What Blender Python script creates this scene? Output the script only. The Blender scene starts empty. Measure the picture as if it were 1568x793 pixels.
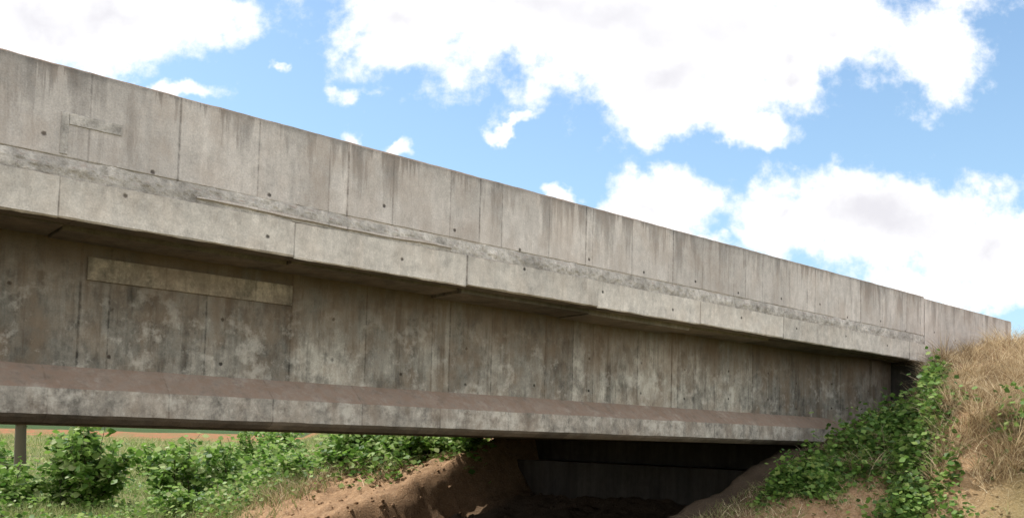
import bpy, math, numpy as np
from mathutils import Matrix, Vector
rng=np.random.default_rng(7)
ANG=math.radians(40.42); Z0=2.5
scene=bpy.context.scene
scene.view_settings.view_transform='Standard'; scene.view_settings.look='None'
scene.view_settings.exposure=0; scene.view_settings.gamma=1

# ---------------- node helper ----------------
class NT:
    def __init__(s,nt): s.nt=nt; nt.nodes.clear()
    def n(s,t,**k):
        nd=s.nt.nodes.new(t)
        for a,b in k.items(): setattr(nd,a,b)
        return nd
    def put(s,sock,v):
        if v is None: return
        if isinstance(v,bpy.types.NodeSocket): s.nt.links.new(v,sock)
        else:
            try: sock.default_value=v
            except Exception: sock.default_value=(*v,1)
    def m(s,op,a,b=None,c=None,clamp=False):
        nd=s.n('ShaderNodeMath',operation=op,use_clamp=clamp)
        s.put(nd.inputs[0],a); s.put(nd.inputs[1],b); s.put(nd.inputs[2],c)
        return nd.outputs[0]
    def vm(s,op,a,b=None):
        nd=s.n('ShaderNodeVectorMath',operation=op)
        s.put(nd.inputs[0],a); s.put(nd.inputs[1],b)
        return nd.outputs['Value'] if op in('LENGTH','DOT_PRODUCT') else nd.outputs[0]
    def noise(s,vec,scale,detail=5,rough=.55,dist=0,out=0):
        nd=s.n('ShaderNodeTexNoise'); s.put(nd.inputs['Vector'],vec)
        nd.inputs['Scale'].default_value=scale; nd.inputs['Detail'].default_value=detail
        nd.inputs['Roughness'].default_value=rough; nd.inputs['Distortion'].default_value=dist
        return nd.outputs[out]
    def mr(s,v,a,b,c=0.,d=1.,smooth=False):
        nd=s.n('ShaderNodeMapRange')
        if smooth: nd.interpolation_type='SMOOTHSTEP'
        s.put(nd.inputs[0],v)
        for i,x in enumerate((a,b,c,d)): s.put(nd.inputs[i+1],x)
        return nd.outputs[0]
    def mix(s,f,a,b,bt='MIX'):
        nd=s.n('ShaderNodeMix',data_type='RGBA',blend_type=bt)
        s.put(nd.inputs[0],f); 
        for i,v in ((6,a),(7,b)):
            if isinstance(v,bpy.types.NodeSocket): s.nt.links.new(v,nd.inputs[i])
            else: nd.inputs[i].default_value=(*v,1)
        return nd.outputs[2]
    def scale(s,vec,x,y,z):
        return s.vm('MULTIPLY',vec,(x,y,z))
    def comb(s,x,y,z):
        nd=s.n('ShaderNodeCombineXYZ')
        for i,v in enumerate((x,y,z)): s.put(nd.inputs[i],v)
        return nd.outputs[0]

def newmat(name):
    m=bpy.data.materials.new(name); m.use_nodes=True
    return m,NT(m.node_tree)
def finish(t,col,rough=.9,bump=None,bs=.4,bd=.02,transl=0,spec=.2):
    p=t.n('ShaderNodeBsdfPrincipled'); t.put(p.inputs['Base Color'],col); t.put(p.inputs['Roughness'],rough)
    p.inputs['Specular IOR Level'].default_value=spec
    if bump is not None:
        b=t.n('ShaderNodeBump'); b.inputs['Strength'].default_value=bs; b.inputs['Distance'].default_value=bd
        t.put(b.inputs['Height'],bump); t.put(p.inputs['Normal'],b.outputs[0])
    out=t.n('ShaderNodeOutputMaterial'); sh=p.outputs[0]
    if transl:
        tr=t.n('ShaderNodeBsdfTranslucent'); t.put(tr.inputs[0],col)
        mx=t.n('ShaderNodeMixShader'); mx.inputs[0].default_value=transl
        t.put(mx.inputs[1],sh); t.put(mx.inputs[2],tr.outputs[0]); sh=mx.outputs[0]
    t.put(out.inputs[0],sh)

def concrete(name,ca,cb,ph=4.455,w=2.385,ztop=None,brown=0.0,holes=None,hs=1.19,streak=.5,rough_bump=.35,panel=.14,sub=True,topdark=.5,jd=.4,blotch=.3,dark=0.,bcol=(.19,.14,.10),white=0.,topbrown=0.,jw=.010,grime=0.):
    m,t=newmat(name)
    tc=t.n('ShaderNodeTexCoord').outputs['Object']
    sp=t.n('ShaderNodeSeparateXYZ'); t.put(sp.inputs[0],tc); X,Y,Z=sp.outputs
    n1=t.noise(tc,.9,3,.6); n2=t.noise(tc,8,5,.7); n3=t.noise(tc,60,2,.6)
    st=t.noise(t.scale(tc,5.5,5.5,.4),1,5,.68)
    st2=t.noise(t.scale(tc,1.7,1.7,.6),1.3,5,.68)
    col=t.mix(t.mr(n1,.32,.68),ca,cb)
    u=t.m('DIVIDE',t.m('SUBTRACT',X,ph),w)
    wn=t.n('ShaderNodeTexWhiteNoise',noise_dimensions='1D'); t.put(wn.inputs['W'],t.m('FLOOR',u))
    f=t.mr(wn.outputs['Value'],0,1,1-panel,1+panel*.7)
    if sub:
        wn2=t.n('ShaderNodeTexWhiteNoise',noise_dimensions='1D')
        us=t.m('MULTIPLY',u,2.28); t.put(wn2.inputs['W'],t.m('FLOOR',us))
        f=t.m('MULTIPLY',f,t.mr(wn2.outputs['Value'],0,1,1-panel*.6,1+panel*.5))
    f=t.m('MULTIPLY',f,t.mr(st,.3,.7,1-streak*.6,1+streak*.35))
    f=t.m('MULTIPLY',f,t.mr(n2,.28,.72,1-blotch*.75,1+blotch*.55))
    f=t.m('MULTIPLY',f,t.mr(st2,.3,.7,1-blotch*.6,1+blotch*.5))
    f=t.m('MULTIPLY',f,t.mr(n3,.3,.7,.86,1.12))
    def line(uu,ww,wd):
        fr=t.m('ABSOLUTE',t.m('SUBTRACT',t.m('FRACT',uu),.5))
        d=t.m('MULTIPLY',t.m('SUBTRACT',.5,fr),ww)
        return t.m('MULTIPLY',t.mr(d,wd*.4,wd*1.3,1,0),t.mr(n2,.38,.62,1,.3))
    ln=t.m('MULTIPLY',line(u,w,jw),jd)
    if sub:
        l2=t.m('MULTIPLY',line(us,w/2.28,jw*.8),jd*.75)
        ln=t.m('MAXIMUM',ln,l2)
    f=t.m('MULTIPLY',f,t.m('SUBTRACT',1,ln))
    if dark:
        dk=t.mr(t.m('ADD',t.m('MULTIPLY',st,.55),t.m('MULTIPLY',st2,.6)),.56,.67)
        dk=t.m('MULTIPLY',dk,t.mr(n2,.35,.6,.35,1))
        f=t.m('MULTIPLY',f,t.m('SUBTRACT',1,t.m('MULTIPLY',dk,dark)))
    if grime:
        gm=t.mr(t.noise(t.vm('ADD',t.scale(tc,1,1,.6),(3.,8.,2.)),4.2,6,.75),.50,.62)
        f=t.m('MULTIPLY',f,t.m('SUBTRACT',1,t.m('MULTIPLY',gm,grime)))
    tb=None
    if ztop is not None:
        d=t.m('SUBTRACT',ztop,Z)
        run=t.mr(st,.42,.68,.02,1.05)
        msk=t.m('SUBTRACT',1,t.m('DIVIDE',d,run),clamp=True)
        msk=t.m('MULTIPLY',msk,t.mr(st2,.35,.6,.25,1))
        f=t.m('MULTIPLY',f,t.m('SUBTRACT',1,t.m('MULTIPLY',msk,topdark)))
        rim=t.m('MULTIPLY',t.mr(d,.0,.07,.45,0),t.mr(n2,.35,.6,.2,1))
        f=t.m('MULTIPLY',f,t.m('SUBTRACT',1,rim))
        if topbrown:
            tb=t.m('MULTIPLY',t.mr(t.m('ADD',d,t.m('MULTIPLY',t.m('SUBTRACT',st,.5),2.2)),.05,.95,1,0),t.mr(n2,.3,.62,topbrown*.5,topbrown))
    hm=None
    if holes:
        ch=t.m('DIVIDE',X,hs)
        cid=t.m('FLOOR',ch)
        wj=t.n('ShaderNodeTexWhiteNoise',noise_dimensions='1D'); t.put(wj.inputs['W'],cid)
        jit=t.m('MULTIPLY',t.m('SUBTRACT',wj.outputs['Value'],.5),.2)
        dx=t.m('ADD',t.m('MULTIPLY',t.m('SUBTRACT',t.m('FRACT',ch),.5),hs),t.m('MULTIPLY',jit,1.5))
        for zr in holes:
            dz=t.m('SUBTRACT',t.m('ADD',Z,jit),zr)
            dd=t.m('SQRT',t.m('ADD',t.m('MULTIPLY',dx,dx),t.m('MULTIPLY',dz,dz)))
            h=t.mr(t.m('ADD',dd,t.m('MULTIPLY',t.m('SUBTRACT',n3,.5),.014)),.014,.028,1,0)
            hm=h if hm is None else t.m('MAXIMUM',hm,h)
        f=t.m('MULTIPLY',f,t.m('SUBTRACT',1,t.m('MULTIPLY',hm,.85)))
    g=t.vm('SCALE',col); sc=g.node; sc.inputs['Scale'].default_value=1; t.put(sc.inputs['Scale'],f)
    col=g
    if brown:
        bm=t.m('MULTIPLY',t.mr(t.m('ADD',t.m('MULTIPLY',st2,.55),t.m('MULTIPLY',t.noise(tc,2.6,4,.6),.45)),.46,.60),brown)
        col=t.mix(bm,col,bcol)
    if tb is not None: col=t.mix(tb,col,(.125,.086,.055))
    if white:
        wm=t.m('MULTIPLY',t.mr(t.noise(t.vm('ADD',tc,(7.,3.,9.)),3.2,5,.72),.53,.65),white)
        if ztop is not None: wm=t.m('MULTIPLY',wm,t.mr(Z,ztop-.2,ztop-.9))
        col=t.mix(wm,col,(.54,.51,.45))
    ge=t.n('ShaderNodeNewGeometry'); sn=t.n('ShaderNodeSeparateXYZ'); t.put(sn.inputs[0],ge.outputs['True Normal'])
    up=t.m('MULTIPLY',t.mr(sn.outputs[2],.25,.6,0,.9),t.mr(n2,.3,.6,.4,1))
    col=t.mix(up,col,(.245,.170,.125))
    bh=t.m('ADD',t.m('MULTIPLY',n2,.7),t.m('MULTIPLY',n3,.35))
    bh=t.m('SUBTRACT',bh,t.m('MULTIPLY',ln,.8))
    if hm is not None: bh=t.m('SUBTRACT',bh,hm)
    finish(t,col,.93,bh,rough_bump,.02)
    return m

C_par=concrete('concrete_parapet',(.66,.60,.555),(.54,.495,.46),ph=3.16,w=1.94,ztop=3.39,holes=[2.64],hs=1.21,streak=.36,panel=.12,brown=.36,jd=.55,blotch=.22,dark=.34,bcol=(.36,.28,.225),jw=.013,grime=.10,topdark=.58)
C_fas=concrete('concrete_fascia',(.71,.655,.59),(.61,.56,.505),ztop=2.4,holes=[2.2],hs=1.7,streak=.3,panel=.11,sub=False,topdark=.35,brown=.28,blotch=.30,jd=.55,bcol=(.37,.29,.225),grime=.18)
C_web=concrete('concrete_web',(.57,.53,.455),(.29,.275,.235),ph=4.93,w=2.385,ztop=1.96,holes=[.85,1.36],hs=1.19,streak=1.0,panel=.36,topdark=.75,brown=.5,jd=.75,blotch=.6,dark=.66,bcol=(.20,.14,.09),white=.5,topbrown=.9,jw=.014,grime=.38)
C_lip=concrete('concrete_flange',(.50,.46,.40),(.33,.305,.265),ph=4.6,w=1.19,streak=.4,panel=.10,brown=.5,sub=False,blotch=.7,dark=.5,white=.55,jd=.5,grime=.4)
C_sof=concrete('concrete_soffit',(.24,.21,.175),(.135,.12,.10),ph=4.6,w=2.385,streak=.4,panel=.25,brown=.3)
C_rough=concrete('concrete_rough_joint',(.53,.49,.45),(.38,.35,.32),streak=.1,panel=.02,sub=False,rough_bump=1.0,jd=0,blotch=.6)
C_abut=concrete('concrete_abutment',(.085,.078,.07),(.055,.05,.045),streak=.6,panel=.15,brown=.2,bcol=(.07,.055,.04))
C_patch=concrete('concrete_patch',(.42,.355,.26),(.31,.26,.19),streak=.5,panel=.08,holes=None,brown=.6,blotch=.7,dark=.5,grime=.35)

# ---------------- mesh helpers ----------------
def mesh_obj(name,V,F,mats,parent=None,mi=None,smooth=False,top=True):
    V=np.asarray(V,dtype=np.float32); me=bpy.data.meshes.new(name)
    if isinstance(F,np.ndarray):
        k=F.shape[1]; nf=len(F)
        me.vertices.add(len(V)); me.vertices.foreach_set('co',V.ravel())
        me.loops.add(nf*k); me.loops.foreach_set('vertex_index',F.astype(np.int32).ravel())
        me.polygons.add(nf); me.polygons.foreach_set('loop_start',np.arange(0,nf*k,k,dtype=np.int32))
        me.polygons.foreach_set('loop_total',np.full(nf,k,dtype=np.int32))
        me.update(calc_edges=True)
    else: me.from_pydata(V.tolist(),[],F)
    for m in (mats if isinstance(mats,list) else [mats]): me.materials.append(m)
    if mi is not None: me.polygons.foreach_set('material_index',np.asarray(mi,dtype=np.int32))
    if smooth: me.polygons.foreach_set('use_smooth',np.ones(len(me.polygons),dtype=bool))
    me.validate(); me.update()
    o=bpy.data.objects.new(name,me); scene.collection.objects.link(o)
    if parent: o.parent=parent
    elif top: o.rotation_euler=(0,0,ANG); o.location=(0,0,Z0)
    return o

def hashn(ix,iy,seed):
    h=(ix.astype(np.int64)*374761393+iy.astype(np.int64)*668265263+seed*1442695041)&0xffffffff
    h=((h^(h>>13))*1274126177)&0xffffffff
    return ((h^(h>>16))&0xffff)/65535.
def vnoise(x,y,seed=0):
    x=np.asarray(x,float);y=np.asarray(y,float)
    ix=np.floor(x);iy=np.floor(y);fx=x-ix;fy=y-iy
    fx=fx*fx*(3-2*fx);fy=fy*fy*(3-2*fy)
    a=hashn(ix,iy,seed);b=hashn(ix+1,iy,seed);c=hashn(ix,iy+1,seed);d=hashn(ix+1,iy+1,seed)
    return (a*(1-fx)+b*fx)*(1-fy)+(c*(1-fx)+d*fx)*fy
def fbm(x,y,seed=0,o=4):
    r=0;a=.5
    for i in range(o): r=r+a*vnoise(x*2**i,y*2**i,seed+i);a*=.5
    return r
def ss(x,a,b):
    t=np.clip((x-a)/(b-a),0,1); return t*t*(3-2*t)

def extrude(name,prof,svals,mats,segm,parent,jit=.004,fn=None,seed=0):
    svals=np.asarray(svals,float); k=len(prof); V=[]
    P=np.array(prof,float)
    for i,s in enumerate(svals):
        Q=P.copy()
        for j in range(k):
            Q[j,0]+=(float(fbm(s*3.1,j*7.3,seed))-.47)*2*jit+(float(vnoise(s*17,j*3.7,seed+9))-.5)*jit
            Q[j,1]+=(float(fbm(s*2.7,j*5.1+50,seed))-.47)*2*jit+(float(vnoise(s*21,j*2.9,seed+5))-.5)*jit
        if fn: Q=fn(s,Q)
        for q in Q: V.append((s,q[0],q[1]))
    F=[];M=[]
    for i in range(len(svals)-1):
        for j in range(k):
            a=i*k+j;b=i*k+(j+1)%k
            F.append((a,b,b+k,a+k));M.append(segm[j])
    F.append(tuple(range(k))[::-1]);M.append(segm[0]);F.append(tuple((len(svals)-1)*k+j for j in range(k)));M.append(segm[0])
    return mesh_obj(name,V,F,mats,parent,M)

def boxes(name,L,mat,parent=None):
    V=[];F=[]
    for (s0,s1,n0,n1,z0,z1) in L:
        b=len(V)
        V+=[(s0,n0,z0),(s1,n0,z0),(s1,n1,z0),(s0,n1,z0),(s0,n0,z1),(s1,n0,z1),(s1,n1,z1),(s0,n1,z1)]
        F+=[(b,b+3,b+2,b+1),(b+4,b+5,b+6,b+7),(b,b+1,b+5,b+4),(b+1,b+2,b+6,b+5),(b+2,b+3,b+7,b+6),(b+3,b,b+4,b+7)]
    return mesh_obj(name,V,F,mat,parent)

# ---------------- bridge ----------------
br=bpy.data.objects.new('concrete_overpass_bridge',None); scene.collection.objects.link(br)
br.rotation_euler=(0,0,ANG); br.location=(0,0,Z0)
SL,SR=-7.5,19.5
NF=20.3   # far edge of the deck
def svals(a,b,step,ph,w):
    v=list(np.arange(a,b,step))+[b]
    k=math.ceil((a-ph)/w)
    while ph+k*w<b:
        v+=[ph+k*w-.004,ph+k*w+.004];k+=1
    return sorted(set(round(x,4) for x in v))
def pan(s,ph,w,seed): return float(hashn(np.array(math.floor((s-ph)/w)),np.array(3),seed))-.5
def fpar(s,Q):
    Q=Q.copy(); o=pan(s,3.16,1.94,4)*.008; Q[0:5,0]+=o
    Q[0,1]+=pan(s,3.16,1.94,8)*.01; return Q
par=[(9.0,3.375),(9.0,2.95),(9.0,2.54),(9.012,2.53),(9.012,2.49),(9.235,2.49),(9.235,3.40),(9.015,3.395)]
extrude('parapet_near',par,svals(SL,SR-.01,.09,3.16,1.94),[C_par],[0]*8,br,.0055,fpar,1)
sv=np.arange(SL,SR-.02,.022); K=12; zz=np.linspace(2.525,2.33,K); JJ=np.arange(K)
Sg,Jg=np.meshgrid(sv,JJ,indexing='ij'); Zg=zz[Jg]
env=np.sin(np.pi*Jg/(K-1))
nn=9.006-env*(.006+.012*vnoise(Sg*.6,Sg*0+3,2))-env*((vnoise(Sg*28,Zg*28,3)-.4)*.022+(vnoise(Sg*9,Zg*9,13)-.5)*.024)
zg=Zg+(vnoise(Sg*1.3,Zg*.1,8)-.5)*.03+(vnoise(Sg*8,Zg*0+1,19)-.5)*.03*(1-Jg/(K-1))
V=np.stack([Sg,nn,zg],-1).reshape(-1,3)
F=[(i*K+j,i*K+j+1,(i+1)*K+j+1,(i+1)*K+j) for i in range(len(sv)-1) for j in range(K-1)]
mesh_obj('rough_casting_joint',V,F,C_rough,br)
def ffas(s,Q):
    Q=Q.copy();o=pan(s,4.455,2.385,14)*.022;Q[0:3,0]+=o;Q[2:4,1]+=pan(s,4.455,2.385,18)*.03;return Q
fas=[(9.02,2.345),(8.975,2.335),(8.975,1.965),(9.0,1.95),(9.22,1.955),(9.24,2.0),(9.3,2.0),(9.3,2.5),(9.02,2.5)]
extrude('deck_edge_near',fas,svals(SL,SR-.02,.09,4.455,2.385),[C_fas,C_sof],[0,0,0,1,1,1,0,0,0],br,.008,ffas,2)
V=[];F=[]
for (a,b,z,dz) in ((3.35,6.6,2.395,-.0),):
    ps=np.arange(a,b,.06);b0=len(V)
    for i,s in enumerate(ps):
        w=.012+.016*float(vnoise(s*6,z*9,5)); zc=z+(float(vnoise(s*1.6,z*5,6))-.5)*.025
        V+=[(s,9.0,zc+w),(s,8.972,zc+w*.5),(s,8.972,zc-w*.5),(s,9.0,zc-w)]
    for i in range(len(ps)-1):
        for j in range(3):F.append((b0+i*4+j,b0+i*4+j+1,b0+i*4+5+j,b0+i*4+4+j))
mesh_obj('formwork_ridges',V,F,C_par,br)
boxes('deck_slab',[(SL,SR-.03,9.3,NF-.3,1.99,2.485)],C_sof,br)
L=[]
k=0
for s in np.arange(4.6-2.385*5,19.0,2.385):
    e=min(s+2.37,19.3); h=.01+.12*float(hashn(np.array(k),np.array(2),5))
    n0=9.27+.22*float(hashn(np.array(k),np.array(7),5))
    L.append((s,e,n0,10.2,1.985-h,2.1)); k+=1
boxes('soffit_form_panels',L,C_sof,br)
def fgir(s,Q):
    Q=Q.copy();t=float(ss(np.array(s),16.95,18.2))
    o=pan(s,4.93,2.385,24)*.012;Q[0:2,0]+=o
    for j in(0,1): Q[j,0]=Q[j,0]*(1-t)+9.655*t
    Q[1,1]=Q[1,1]*(1-t)+.44*t
    return Q
g2=NF-.95
gir=[(9.95,1.965),(9.95,.645),(9.66,.405),(9.655,.145),(9.70,.11),(9.80,.06),(g2+.25,.06),(g2+.29,.405),(g2,.645),(g2,1.965)]
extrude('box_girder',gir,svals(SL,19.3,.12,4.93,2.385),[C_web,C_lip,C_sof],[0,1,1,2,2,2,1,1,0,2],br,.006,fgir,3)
boxes('girder_end_pilaster',[(18.35,18.75,9.60,9.70,.3,1.95)],C_web,br)
boxes('web_fillet_panels',[(2.6,4.92,9.925,9.96,1.56,1.80)],C_patch,br)
boxes('parapet_repair',[(2.13,2.60,8.992,9.02,2.85,2.955),(2.06,2.125,8.992,9.02,2.56,2.955)],C_rough,br)
boxes('parapet_far',[(SL,24.3,NF-.22,NF,2.49,3.4)],C_par,br)
boxes('deck_edge_far',[(SL,SR,NF-.3,NF+.02,1.96,2.487)],C_fas,br)
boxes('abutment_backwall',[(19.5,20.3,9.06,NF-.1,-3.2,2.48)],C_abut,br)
wing=[(9.0,3.34),(9.0,2.4),(9.0,1.0),(9.0,-1.5),(9.235,-1.5),(9.235,3.36),(9.02,3.36)]
extrude('wing_wall',wing,svals(19.525,24.3,.12,3.16,1.94),[C_par],[0]*7,br,.004,None,6)
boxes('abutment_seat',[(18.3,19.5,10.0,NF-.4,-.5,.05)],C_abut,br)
V=[(16.5,10.2,-.52),(16.5,19.2,-.52),(16.5,18.3,-1.5),(16.5,10.2,-2.2),(16.5,17.6,-2.2)]
Vb=[(s+1.3,n,z) for s,n,z in V]
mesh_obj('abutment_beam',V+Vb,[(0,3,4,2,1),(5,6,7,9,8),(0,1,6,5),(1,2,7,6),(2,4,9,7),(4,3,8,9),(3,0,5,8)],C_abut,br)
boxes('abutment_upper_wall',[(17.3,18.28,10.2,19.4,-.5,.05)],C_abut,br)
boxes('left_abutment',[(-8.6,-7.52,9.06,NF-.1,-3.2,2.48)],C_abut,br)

m,t=newmat('asphalt'); tc=t.n('ShaderNodeTexCoord').outputs['Object']
c=t.mix(t.noise(tc,3,6),(.04,.04,.042),(.07,.068,.065)); finish(t,c,.9,t.noise(tc,80,3),.4,.01); M_as=m
mesh_obj('road',[(-120,9.3,2.495),(120,9.3,2.495),(120,NF-.3,2.495),(-120,NF-.3,2.495)],[(0,1,2,3)],M_as)

# ---------------- terrain ----------------
def H(s,n,detail=True):
    s=np.asarray(s,float);n=np.asarray(n,float)
    r=np.hypot(s,n)
    floor=-2.5+.9*(1-ss(r,4,9))
    foot=16+np.maximum(0,n-25)*.5
    nearhi=np.where(s<19.3,(s-foot)*.30,.99+(s-19.3)*.55)
    farhi=(s-foot)*.5
    right=np.where(s<foot,-.345*(foot-s),np.where(n<12,nearhi,farhi))
    near=np.minimum(9-n,4)*.10+np.maximum(0,5-n)*.35
    right=right-np.where(n<9,near,0)
    edge=s/2.097-n+(fbm(s*.9,n*.9,91)-.47)*.6
    right=right+np.where(n<9.0,1.0,0)*ss(edge,0,.5)*ss(s,14.0,15.6)*.9*(1-.75*ss(s,18.5,21.5))
    right=np.minimum(right,2.4)
    right=np.maximum(right,floor)
    under=np.maximum(floor,np.minimum(-2.5+(s-11)*.19,-1.45))
    w=ss(n,10.1,10.7)*(1-ss(n,18.6,19.5))*(1-ss(s,19.6,20.2))
    z=right*(1-w)+under*w
    lf=np.minimum((-3-s)*.5-2.5,2.44)
    lf=lf-np.where(n<9,(9-n)*.5,0)-np.where(n>21,(n-21)*.5,0)
    z=np.maximum(z,np.where(s<0,lf,-9))
    rb=((n>9.1)&(n<NF-.1)&((s>20.2)|(s<-8.6)))
    z=np.where(rb,2.40,z)
    d=n-.25*s
    z=z+ss(d,45,105)*2.3*(1-ss(z,-2.3,-1)) + ss(d,105,220)*2.5
    if detail:
        a=np.where(rb,0,1)*ss(r,3,8)
        z=z+a*((fbm(s*.35,n*.35,1)-.47)*.45+(fbm(s*1.6,n*1.6,5)-.47)*.34+(fbm(s*6,n*6,9)-.47)*.12)
        sl=ss(n,17,18.5)*(1-ss(n,24,27))*ss(s,9,11)*(1-ss(s,18,20))
        z=z+sl*(np.abs(fbm(s*2.2,n*2.9+s,201)-.47)*.35-.08)
    return z
def axis(c,fine,step,far):
    a=list(np.arange(c-fine,c+fine,step)); g=step; x=a[-1]; hi=[]
    while x<far: g*=1.13; x+=g; hi.append(x)
    g=step; x=a[0]; lo=[]
    while x>-far: g*=1.13; x-=g; lo.append(x)
    return np.array(lo[::-1]+a+hi)
sx=axis(12,14,.10,900); nx=axis(18,17,.10,900)
S,N=np.meshgrid(sx,nx,indexing='ij'); Zt=H(S,N)
V=np.stack([S.ravel(),N.ravel(),Zt.ravel()],1)
a,b=S.shape; I=np.arange(a*b).reshape(a,b)
F=np.stack([I[:-1,:-1].ravel(),I[1:,:-1].ravel(),I[1:,1:].ravel(),I[:-1,1:].ravel()],1)
m,t=newmat('earth_and_grass'); tc=t.n('ShaderNodeTexCoord').outputs['Object']
sp=t.n('ShaderNodeSeparateXYZ'); t.put(sp.inputs[0],tc)
n1=t.noise(tc,.5,4,.6);n2=t.noise(tc,4,6,.7);n3=t.noise(tc,25,4,.7)
soil=t.mix(t.mr(n2,.3,.7),(.46,.29,.165),(.25,.155,.09))
soil=t.mix(t.mr(n3,.52,.75),soil,(.58,.44,.30))
und_shade=t.m('MULTIPLY',t.mr(sp.outputs[1],8.2,9.6),t.mr(sp.outputs[1],19.3,18.2))
soil=t.mix(t.m('MULTIPLY',und_shade,.88),soil,(.055,.045,.035))  # bridge shade painted into the soil colour, near black below the deck
green=t.mix(t.mr(n2,.35,.65),(.10,.13,.045),(.21,.20,.09))
side=t.m('MAXIMUM',t.mr(sp.outputs[1],22,25),t.mr(sp.outputs[1],6.5,4.2))  # second term: camera-side ground, mostly unseen, made green to cut warm bounce
gm=t.m('MULTIPLY',side,t.mr(t.m('ADD',n1,t.m('MULTIPLY',n2,.5)),.50,.70))
far=t.mr(sp.outputs[1],85,100)
c=t.mix(gm,soil,green)
red=t.mix(t.mr(n1,.4,.6),(.30,.13,.07),(.20,.15,.07))
c=t.mix(far,c,red)
veg=t.mr(sp.outputs[1],120,130); c=t.mix(veg,c,(.05,.08,.03))
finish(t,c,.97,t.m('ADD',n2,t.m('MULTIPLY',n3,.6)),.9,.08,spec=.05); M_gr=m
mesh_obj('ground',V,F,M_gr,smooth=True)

# ---------------- vegetation ----------------
def leafmat(name,cols,transl=.35,rough=.5):
    m,t=newmat(name); g=t.n('ShaderNodeNewGeometry')
    r=t.n('ShaderNodeValToRGB'); e=r.color_ramp.elements
    e[0].position=0;e[0].color=(*cols[0],1);e[1].position=1;e[1].color=(*cols[-1],1)
    for i,c in enumerate(cols[1:-1]):
        x=e.new((i+1)/(len(cols)-1));x.color=(*c,1)
    t.put(r.inputs[0],g.outputs['Random Per Island'])
    finish(t,r.outputs[0],rough,transl=transl,spec=.3); return m
M_leaf=leafmat('green_leaves',[(.05,.12,.02),(.11,.22,.035),(.20,.34,.06),(.30,.43,.12),(.42,.47,.22)],.45)
M_leafd=leafmat('creeper_leaves',[(.05,.10,.025),(.09,.18,.035),(.16,.28,.055),(.27,.35,.10)],.4)
M_grass=leafmat('grass_blades',[(.10,.16,.04),(.20,.26,.075),(.32,.36,.13),(.50,.46,.27)],.35,.7)
M_dry=leafmat('dry_grass_blades',[(.16,.10,.055),(.36,.26,.15),(.60,.48,.30),(.84,.72,.50)],.3,.8)
M_stem=leafmat('stems',[(.06,.045,.03),(.10,.08,.05),(.08,.08,.05)],.0,.8)

def leaves(P,size,up=.6):
    n=len(P); az=rng.uniform(0,2*np.pi,n)
    D=np.stack([np.cos(az),np.sin(az),rng.uniform(-.7,.35,n)],1);D/=np.linalg.norm(D,axis=1)[:,None]
    U=np.stack([rng.normal(0,.55,n),rng.normal(0,.55,n),np.full(n,up)+rng.normal(0,.2,n)],1)
    W=np.cross(D,U);W/=np.linalg.norm(W,axis=1)[:,None]+1e-6
    Nn=np.cross(W,D)
    L=(size*rng.uniform(.55,1.3,n))[:,None]
    b=P;tip=P+D*L;mid=P+D*L*.42+Nn*L*-.06
    l=mid+W*L*.40+Nn*L*.10;r=mid-W*L*.40+Nn*L*.10
    l2=P+D*L*.75+W*L*.24;r2=P+D*L*.75-W*L*.24
    V=np.stack([b,l,l2,tip,r2,r],1).reshape(-1,3)
    i=np.arange(n)[:,None]*6
    F=np.concatenate([i+np.array([[0,1,2,3]]),i+np.array([[0,3,4,5]])])
    return V,F
def blades(P,h,w,lean,curl=.5,segs=4,dirv=None,az=None):
    n=len(P)
    if az is None: az=rng.uniform(0,2*np.pi,n)
    D=np.stack([np.cos(az),np.sin(az),np.zeros(n)],1)
    if dirv is not None: D=D+np.array(dirv);D/=np.linalg.norm(D,axis=1)[:,None]
    fa=az+rng.uniform(0,np.pi,n); Wd=np.stack([np.cos(fa),np.sin(fa),np.zeros(n)],1)
    h=h[:,None];le=lean[:,None];V=[]
    for k in range(segs+1):
        t=k/segs
        p=P+D*h*(le*t+curl*le*t*t*1.4)+np.array([0,0,1])*h*(t-curl*le*t*t*.9)
        ww=(w[:,None])*(1-t*.9)
        V+=[p-Wd*ww,p+Wd*ww]
    V=np.stack(V,1).reshape(-1,3);m=2*(segs+1);i=np.arange(n)[:,None]*m
    F=np.concatenate([i+np.array([[2*k,2*k+1,2*k+3,2*k+2]]) for k in range(segs)])
    return V,F
def tube(pts,rad,sides=5):
    V=[];F=[];pts=[Vector(p) for p in pts]
    for i,p in enumerate(pts):
        d=(pts[min(i+1,len(pts)-1)]-pts[max(i-1,0)]).normalized()
        a=d.cross(Vector((.3,.9,.1))).normalized();b=d.cross(a)
        for k in range(sides):
            an=2*math.pi*k/sides;V.append(tuple(p+(a*math.cos(an)+b*math.sin(an))*rad[i]))
    for i in range(len(pts)-1):
        for k in range(sides):
            F.append((i*sides+k,i*sides+(k+1)%sides,(i+1)*sides+(k+1)%sides,(i+1)*sides+k))
    return np.array(V),np.array(F)
def join(parts):
    V=[];F=[];mi=[];o=0
    for v,f,m in parts:
        V.append(v);F.append(f+o);o+=len(v);mi+=[m]*len(f)
    return np.concatenate(V),np.concatenate(F),mi

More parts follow.
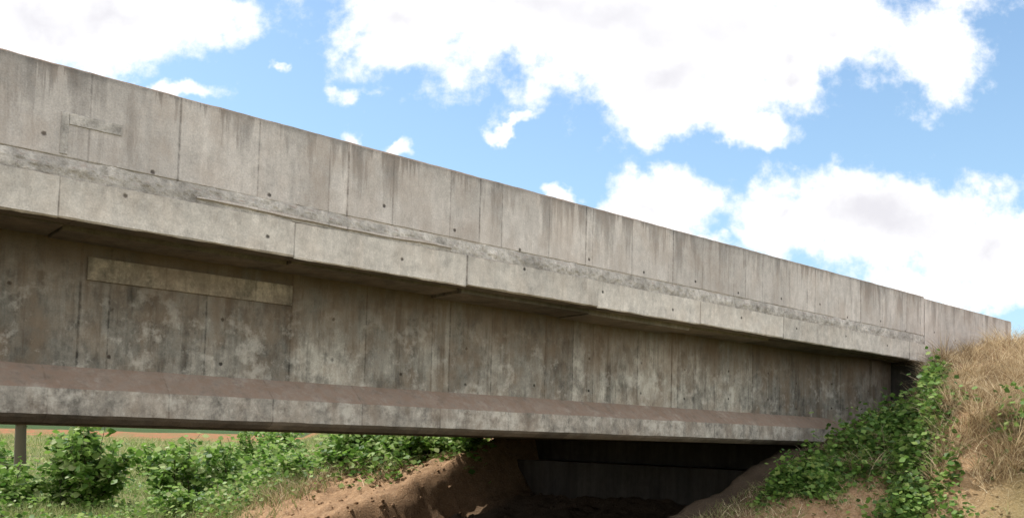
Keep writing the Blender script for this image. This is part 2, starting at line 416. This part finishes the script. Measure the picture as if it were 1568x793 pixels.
def shrub(name,s,n,h,r,nst=16,nl=1500,ls=.17,mat=None,trunk=None):
    z=float(H(s,n)); parts=[];LP=[]
    for i in range(nst):
        az=rng.uniform(0,6.28);rr=r*rng.uniform(.1,1.15)**.8;hh=h*rng.uniform(.35,1.08)*(1-.2*(rr/r)**2)
        p0=np.array([s+rng.normal(0,r*.22),n+rng.normal(0,r*.22),z-.05])
        if trunk: p0=np.array([s,n,z+trunk*.8])
        p3=np.array([s+rr*math.cos(az),n+rr*math.sin(az),z+hh])
        if trunk: p3[2]=z+trunk+(h-trunk)*rng.uniform(-.2,1)
        pts=[p0+(p3-p0)*t+np.array([0,0,.25*(h-(trunk or 0))*math.sin(t*3.1)*.4])+rng.normal(0,.06,3)*t for t in np.linspace(0,1,6)]
        v,f=tube(pts,np.linspace(.022,.006,6));parts.append((v,f,1))
        k=int(nl//nst*rng.uniform(.6,1.4))
        t=rng.uniform(.15,1.05,k)
        t=np.round(t*9)/9+rng.normal(0,.02,k);t=np.clip(t,0,1.04)
        idx=t*5;i0=np.clip(idx.astype(int),0,4);fr=(idx-i0)[:,None]
        A=np.array(pts);c=A[i0]*(1-fr)+A[i0+1]*fr
        c=c+rng.normal(0,1,(k,3))*np.array([.13,.13,.09])*(.6+r*.35)
        c[:,2]=np.maximum(c[:,2],z+.03);LP.append(c)
    if trunk:
        v,f=tube([(s,n,z-.2),(s+.06,n,z+trunk*.3),(s+.02,n,z+trunk*.6),(s,n,z+trunk),(s-.05,n+.05,z+trunk*1.25)],[.26,.21,.19,.17,.1],8);parts.append((v,f,1))
    v,f=leaves(np.concatenate(LP),ls);parts.append((v,f,0))
    V,F,mi=join(parts);return mesh_obj(name,V,F,[mat or M_leaf,M_stem],mi=mi)
shr=[(7.9,28.6,2.8,1.15,26,2000,.24),(7.3,28.9,2.5,1.0,18,1200,.23),(6.1,29.4,1.7,1.1,16,1000,.22),(10.0,27.4,2.45,1.1,22,1600,.23),(5.0,29,1.3,.8,10,600,.2),(11.8,28.4,1.9,.9,14,900,.2),
     (18.6,41,2.4,1.4,16,1200,.24),(21.5,44,2.4,1.2,16,900,.24),(14,37,1.5,1.2,14,800,.24),(4.6,27.5,.8,.9,12,500,.19),
     (9.2,25.1,.8,.8,10,600,.17),(13.2,31,1.6,1.1,14,900,.2),(14.6,30.5,1.3,1.0,12,700,.2),(16,47,2.0,1.6,12,800,.26),(9,50,2.0,1.8,12,800,.28),
     (13.4,22.9,1.1,.9,14,1000,.18),(14.3,21.6,.9,.8,12,900,.17),(12.2,24.2,.9,.8,12,700,.17),(14.9,20.6,.7,.6,12,600,.15)]
for a in shr: shrub('leafy_shrub',*a)
shrub('small_tree',7.45,36,4.6,1.5,22,2000,.2,trunk=3.3)

def scatter(n,box,dens=None):
    s=rng.uniform(box[0],box[1],n);q=rng.uniform(box[2],box[3],n)
    if dens is not None:
        k=rng.uniform(0,1,n)<dens(s,q);s=s[k];q=q[k]
    return np.stack([s,q,H(s,q)],1)
d=lambda s,n:np.clip(ss(n,20.5,23.5)*ss(fbm(s*.5,n*.5,31),.30,.5)*(1-.75*ss(s-np.maximum(0,n-25)*.5,11.5,15))+.02,0,1)
P=scatter(75000,(3,22,21,42),d)
V1,F1=blades(P,rng.uniform(.12,.5,len(P))*(.3+1.4*fbm(P[:,0]*.7,P[:,1]*.7,77)),rng.uniform(.007,.016,len(P)),rng.uniform(.1,.7,len(P)),segs=3)
P=scatter(30000,(6,45,42,90))
V3,F3=blades(P,rng.uniform(.2,.6,len(P)),rng.uniform(.02,.045,len(P)),rng.uniform(.1,.7,len(P)),segs=2)
P=scatter(24000,(4,17,21.5,36),lambda s,n:d(s,n)*ss(fbm(s*.9,n*.9,131),.38,.55))
V2,F2=leaves(P+rng.uniform(.05,.5,len(P))[:,None]*np.array([0,0,1]),.13)
V,F,mi=join([(V1,F1,0),(V3,F3,0),(V2,F2,1)])
mesh_obj('grass',V,F,[M_grass,M_leaf],mi=mi)
def clump(cs,per,sig,size,hz):
    out=[]
    for (s,n) in cs:
        k=int(per*rng.uniform(.4,1.5)); sg=sig*rng.uniform(.5,1.4)
        p=np.stack([s+rng.normal(0,sg,k),n+rng.normal(0,sg,k)],1)
        z=H(p[:,0],p[:,1])+np.abs(rng.normal(0,hz,k))*np.exp(-((p[:,0]-s)**2+(p[:,1]-n)**2)/(2*sg*sg*1.5))*1.6+.03
        out.append(np.column_stack([p,z]))
    return leaves(np.concatenate(out),size)
cs=[(rng.uniform(12.6,15.8),rng.uniform(20.4,23.6)) for _ in range(28)]+[(rng.uniform(11.2,15),rng.uniform(23,27)) for _ in range(11)]+[(rng.uniform(14.6,15.6),rng.uniform(19.2,20.2)) for _ in range(4)]
V1,F1=clump(cs,180,.36,.18,.33)
mesh_obj('creeper',V1,F1,M_leaf)
cs=[(rng.uniform(13.2,17.8),rng.uniform(7.9,8.95)) for _ in range(64)]+[(rng.uniform(13.5,16.2),rng.uniform(5.6,7.2)) for _ in range(10)]
for _ in range(80):
    n=rng.uniform(6.6,8.5); cs.append((2.097*n+rng.uniform(-.4,.75),n))
V1,F1=clump(cs,110,.19,.105,.20)
mesh_obj('creeper',V1,F1,M_leafd)
dd=lambda s,n:ss(fbm(s*.8,n*.8,44),.44,.58)
P=scatter(18000,(10.5,18,20.5,30),dd)
V1,F1=blades(P,rng.uniform(.15,.6,len(P)),rng.uniform(.006,.012,len(P)),rng.uniform(.2,1.0,len(P)))
mesh_obj('dry_grass',V1,F1,M_dry)
T=[];TH=[];AZ=[];LN=[]
for i in range(800):
    s=rng.uniform(14.8,24.4);n=rng.uniform(5.0,8.85)
    if n>s/2.097-.25 and rng.random()<.82: continue
    if float(fbm(s*.9,n*.9,63))<.36: continue
    k=rng.integers(45,95);r=rng.uniform(.03,.12)
    p=np.stack([s+rng.normal(0,r,k),n+rng.normal(0,r,k)],1);p[:,1]=np.minimum(p[:,1],8.93)
    T.append(np.column_stack([p,H(p[:,0],p[:,1])-.03]))
    TH.append(np.full(k,rng.uniform(.45,1.05)*(1.0 if s>17.5 else .75)))
    AZ.append(rng.uniform(0,6.28)+rng.normal(0,1.0,k))
    LN.append(np.full(k,rng.uniform(.25,1.0)))
P=np.concatenate(T);TH=np.concatenate(TH);AZ=np.concatenate(AZ);LN=np.concatenate(LN)
V1,F1=blades(P,rng.uniform(.35,.95,len(P))*TH,rng.uniform(.003,.011,len(P)),rng.uniform(.3,1.3,len(P))*LN,curl=.85,segs=4,dirv=(-.7,-.3,0),az=AZ)
mesh_obj('dry_grass',V1,F1,M_dry)
P=scatter(18000,(12,19.3,4.5,9.6),lambda s,n:ss(fbm(s*1.3,n*1.3,54),.34,.52))
V1,F1=blades(P,rng.uniform(.08,.28,len(P)),rng.uniform(.003,.006,len(P)),rng.uniform(.2,1.2,len(P)),curl=.7,segs=3)
mi=(rng.random(len(P))<.55).astype(int);mi=np.tile(mi,3)
mesh_obj('dry_grass',V1,F1,[M_dry,M_grass],mi=mi)

def blob(c,r):
    u=[];F=[]
    ph=rng.uniform(0,6,3)
    for i in range(5):
        th=math.pi*i/4
        for j in range(7):
            a=2*math.pi*j/7;q=r*(1+.3*math.sin(3*a+ph[0]+i)+.2*math.sin(5*th+ph[1]))
            u.append((c[0]+q*math.sin(th)*math.cos(a),c[1]+q*math.sin(th)*math.sin(a),c[2]+q*.7*math.cos(th)))
    for i in range(4):
        for j in range(7):F.append((i*7+j,(i+1)*7+j,(i+1)*7+(j+1)%7,i*7+(j+1)%7))
    return np.array(u),np.array(F)
P=scatter(420,(9.5,16.5,16.0,21.5)); P2=scatter(600,(12,18,4.6,9.4))
parts=[(*blob(p,float(rng.uniform(.015,.06)*rng.uniform(.4,1.5))),0) for p in P]+[(*blob(p,float(rng.uniform(.01,.035))),0) for p in P2]
V,F,mi=join(parts);mesh_obj('earth_clods',V,F,M_gr)

m,t=newmat('weathered_wood');tc=t.n('ShaderNodeTexCoord').outputs['Object'];c=t.mix(t.noise(tc,9,5),(.28,.25,.21),(.14,.12,.10));finish(t,c,.9);M_w=m
parts=[];fp=[]
for i in range(16):
    s=-2+i*2.4;n=47+.12*i;z=float(H(s,n));fp.append((s,n,z))
    v,f=tube([(s,n,z-.2),(s+rng.normal(0,.02),n,z+.6),(s+rng.normal(0,.03),n,z+1.25)],[.07,.065,.055],6);parts.append((v,f,0))
for hgt in(.45,.8,1.15):
    v,f=tube([(a,b,c+hgt) for a,b,c in fp],[.008]*len(fp),4);parts.append((v,f,0))
V,F,mi=join(parts);mesh_obj('wire_fence',V,F,M_w)

# ---------------- world ----------------
d_=Vector((math.cos(ANG),math.sin(ANG),0)); n_=Vector((-math.sin(ANG),math.cos(ANG),0))
EL=math.radians(58)
hz=(n_*.9-d_*.42).normalized()
sd=hz*math.cos(EL)+Vector((0,0,math.sin(EL)))
sun=bpy.data.lights.new('sun','SUN');sun.energy=5.0;sun.angle=math.radians(.53);sun.color=(1,.96,.9)
so=bpy.data.objects.new('sun',sun);scene.collection.objects.link(so);so.location=(0,0,40)
so.rotation_euler=(-sd).to_track_quat('-Z','Y').to_euler()
w=bpy.data.worlds.new('World');scene.world=w;w.use_nodes=True;t=NT(w.node_tree)
w.cycles.sampling_method='MANUAL';w.cycles.sample_map_resolution=512
sky=t.n('ShaderNodeTexSky',sky_type='NISHITA');sky.sun_disc=False;sky.sun_elevation=EL
sky.sun_rotation=math.atan2(sd.x,sd.y);sky.dust_density=.6;sky.ozone_density=1.6;sky.air_density=1.0
tc=t.n('ShaderNodeTexCoord').outputs['Generated']
sp=t.n('ShaderNodeSeparateXYZ');t.put(sp.inputs[0],tc)
yy=t.m('MAXIMUM',sp.outputs[1],.12)
A=t.m('DIVIDE',sp.outputs[0],yy);B=t.m('DIVIDE',sp.outputs[2],yy)
ab=t.comb(A,B,0)
nv=t.noise(ab,9,5,.62,out=1)
wv=t.vm('SCALE',t.vm('SUBTRACT',nv,(.5,.5,.5)));wv.node.inputs['Scale'].default_value=.12
abw=t.vm('ADD',ab,wv)
blobs=[(-.553,.469,.15,.065,1),(-.47,.478,.14,.06,1),(-.373,.478,.07,.04,.9),(-.392,.388,.06,.02,.7),
(.0,.51,.22,.085,1.05),(.113,.494,.28,.10,1.1),(.167,.426,.15,.07,1),(.249,.368,.075,.028,.9),(.17,.375,.06,.03,.9),(-.1416,.479,.075,.06,.95),(.480,.465,.06,.08,.9),(.368,.478,.10,.07,.9),(.30,.44,.06,.05,.9),
(.163,.2825,.06,.045,1),(.15,.255,.07,.03,.9),(.399,.258,.14,.055,1.1),(.3027,.2485,.065,.04,1),(.532,.2395,.11,.055,1),(.50,.19,.2,.045,.6),(.2143,.239,.05,.017,.7),
(.050,.285,.022,.018,.6),(-.133,.3296,.024,.018,.6),(-.183,.394,.05,.02,.45),(-.2776,.416,.02,.018,.5),(-.011,.366,.06,.014,.5),(-.185,.353,.03,.025,.4)]
fld=None
for (a0,b0,rx,ry,am) in blobs:
    v=t.vm('MULTIPLY',t.vm('SUBTRACT',abw,(a0,b0,0)),(1/rx,1/ry,0))
    q=t.m('SUBTRACT',am,t.vm('LENGTH',v))
    fld=q if fld is None else t.m('SMOOTH_MAX',fld,q,.12)
fld=t.m('MAXIMUM',fld,-1)
gen=t.m('MULTIPLY',t.m('SUBTRACT',t.noise(t.vm('MULTIPLY',tc,(1,1,2.2)),2.3,4,.58),.45),6)
infr=t.m('MULTIPLY',t.mr(sp.outputs[1],.35,.6),t.mr(B,.62,.5))
fld=t.m('ADD',t.m('MULTIPLY',fld,infr),t.m('MULTIPLY',gen,t.m('SUBTRACT',1,infr)))
fn=t.noise(ab,20,6,.62)
dens=t.m('ADD',fld,t.m('MULTIPLY',t.m('SUBTRACT',fn,.5),1.9))
mask=t.mr(dens,-.24,.46,0,1,True)
mask=t.m('MULTIPLY',mask,t.mr(sp.outputs[2],.0,.06))
thick=t.mr(t.m('ADD',fld,t.m('MULTIPLY',t.m('SUBTRACT',t.noise(ab,5,4),.5),1.8)),.25,1.2,0,1,True)
back=t.mr(sp.outputs[1],.3,-.3,0,1)
c1=t.mix(thick,(1.25,1.25,1.25),(.86,.85,.90))
ccol=t.mix(back,c1,(2.4,2.34,2.28))  # unseen clouds behind the camera, brightened to add ambient on the bridge face
haze=t.mr(sp.outputs[2],0,.45,.6,.14)
skyc=t.vm('SCALE',sky.outputs[0]);skyc.node.inputs['Scale'].default_value=.15
hs=t.n('ShaderNodeHueSaturation');hs.inputs['Saturation'].default_value=1.08;hs.inputs['Value'].default_value=1.38;t.put(hs.inputs['Color'],skyc);skyc=hs.outputs[0]
skyc=t.mix(haze,skyc,(.56,.87,1.0))
fc=t.mix(mask,skyc,ccol)
bg=t.n('ShaderNodeBackground');t.put(bg.inputs[0],fc);bg.inputs[1].default_value=1.0
t.put(t.n('ShaderNodeOutputWorld').inputs[0],bg.outputs[0])

# ---------------- camera ----------------
cd=bpy.data.cameras.new('camera');cam=bpy.data.objects.new('camera',cd);scene.collection.objects.link(cam)
cd.sensor_width=36;cd.lens=36*1368/1568;cd.shift_y=.130;cd.clip_end=3000;cd.clip_start=.05
cam.matrix_world=Matrix.Translation((0,0,Z0))@Matrix.Rotation(math.radians(93.1),4,'X')@Matrix.Rotation(math.radians(1.5),4,'Z')
scene.camera=cam
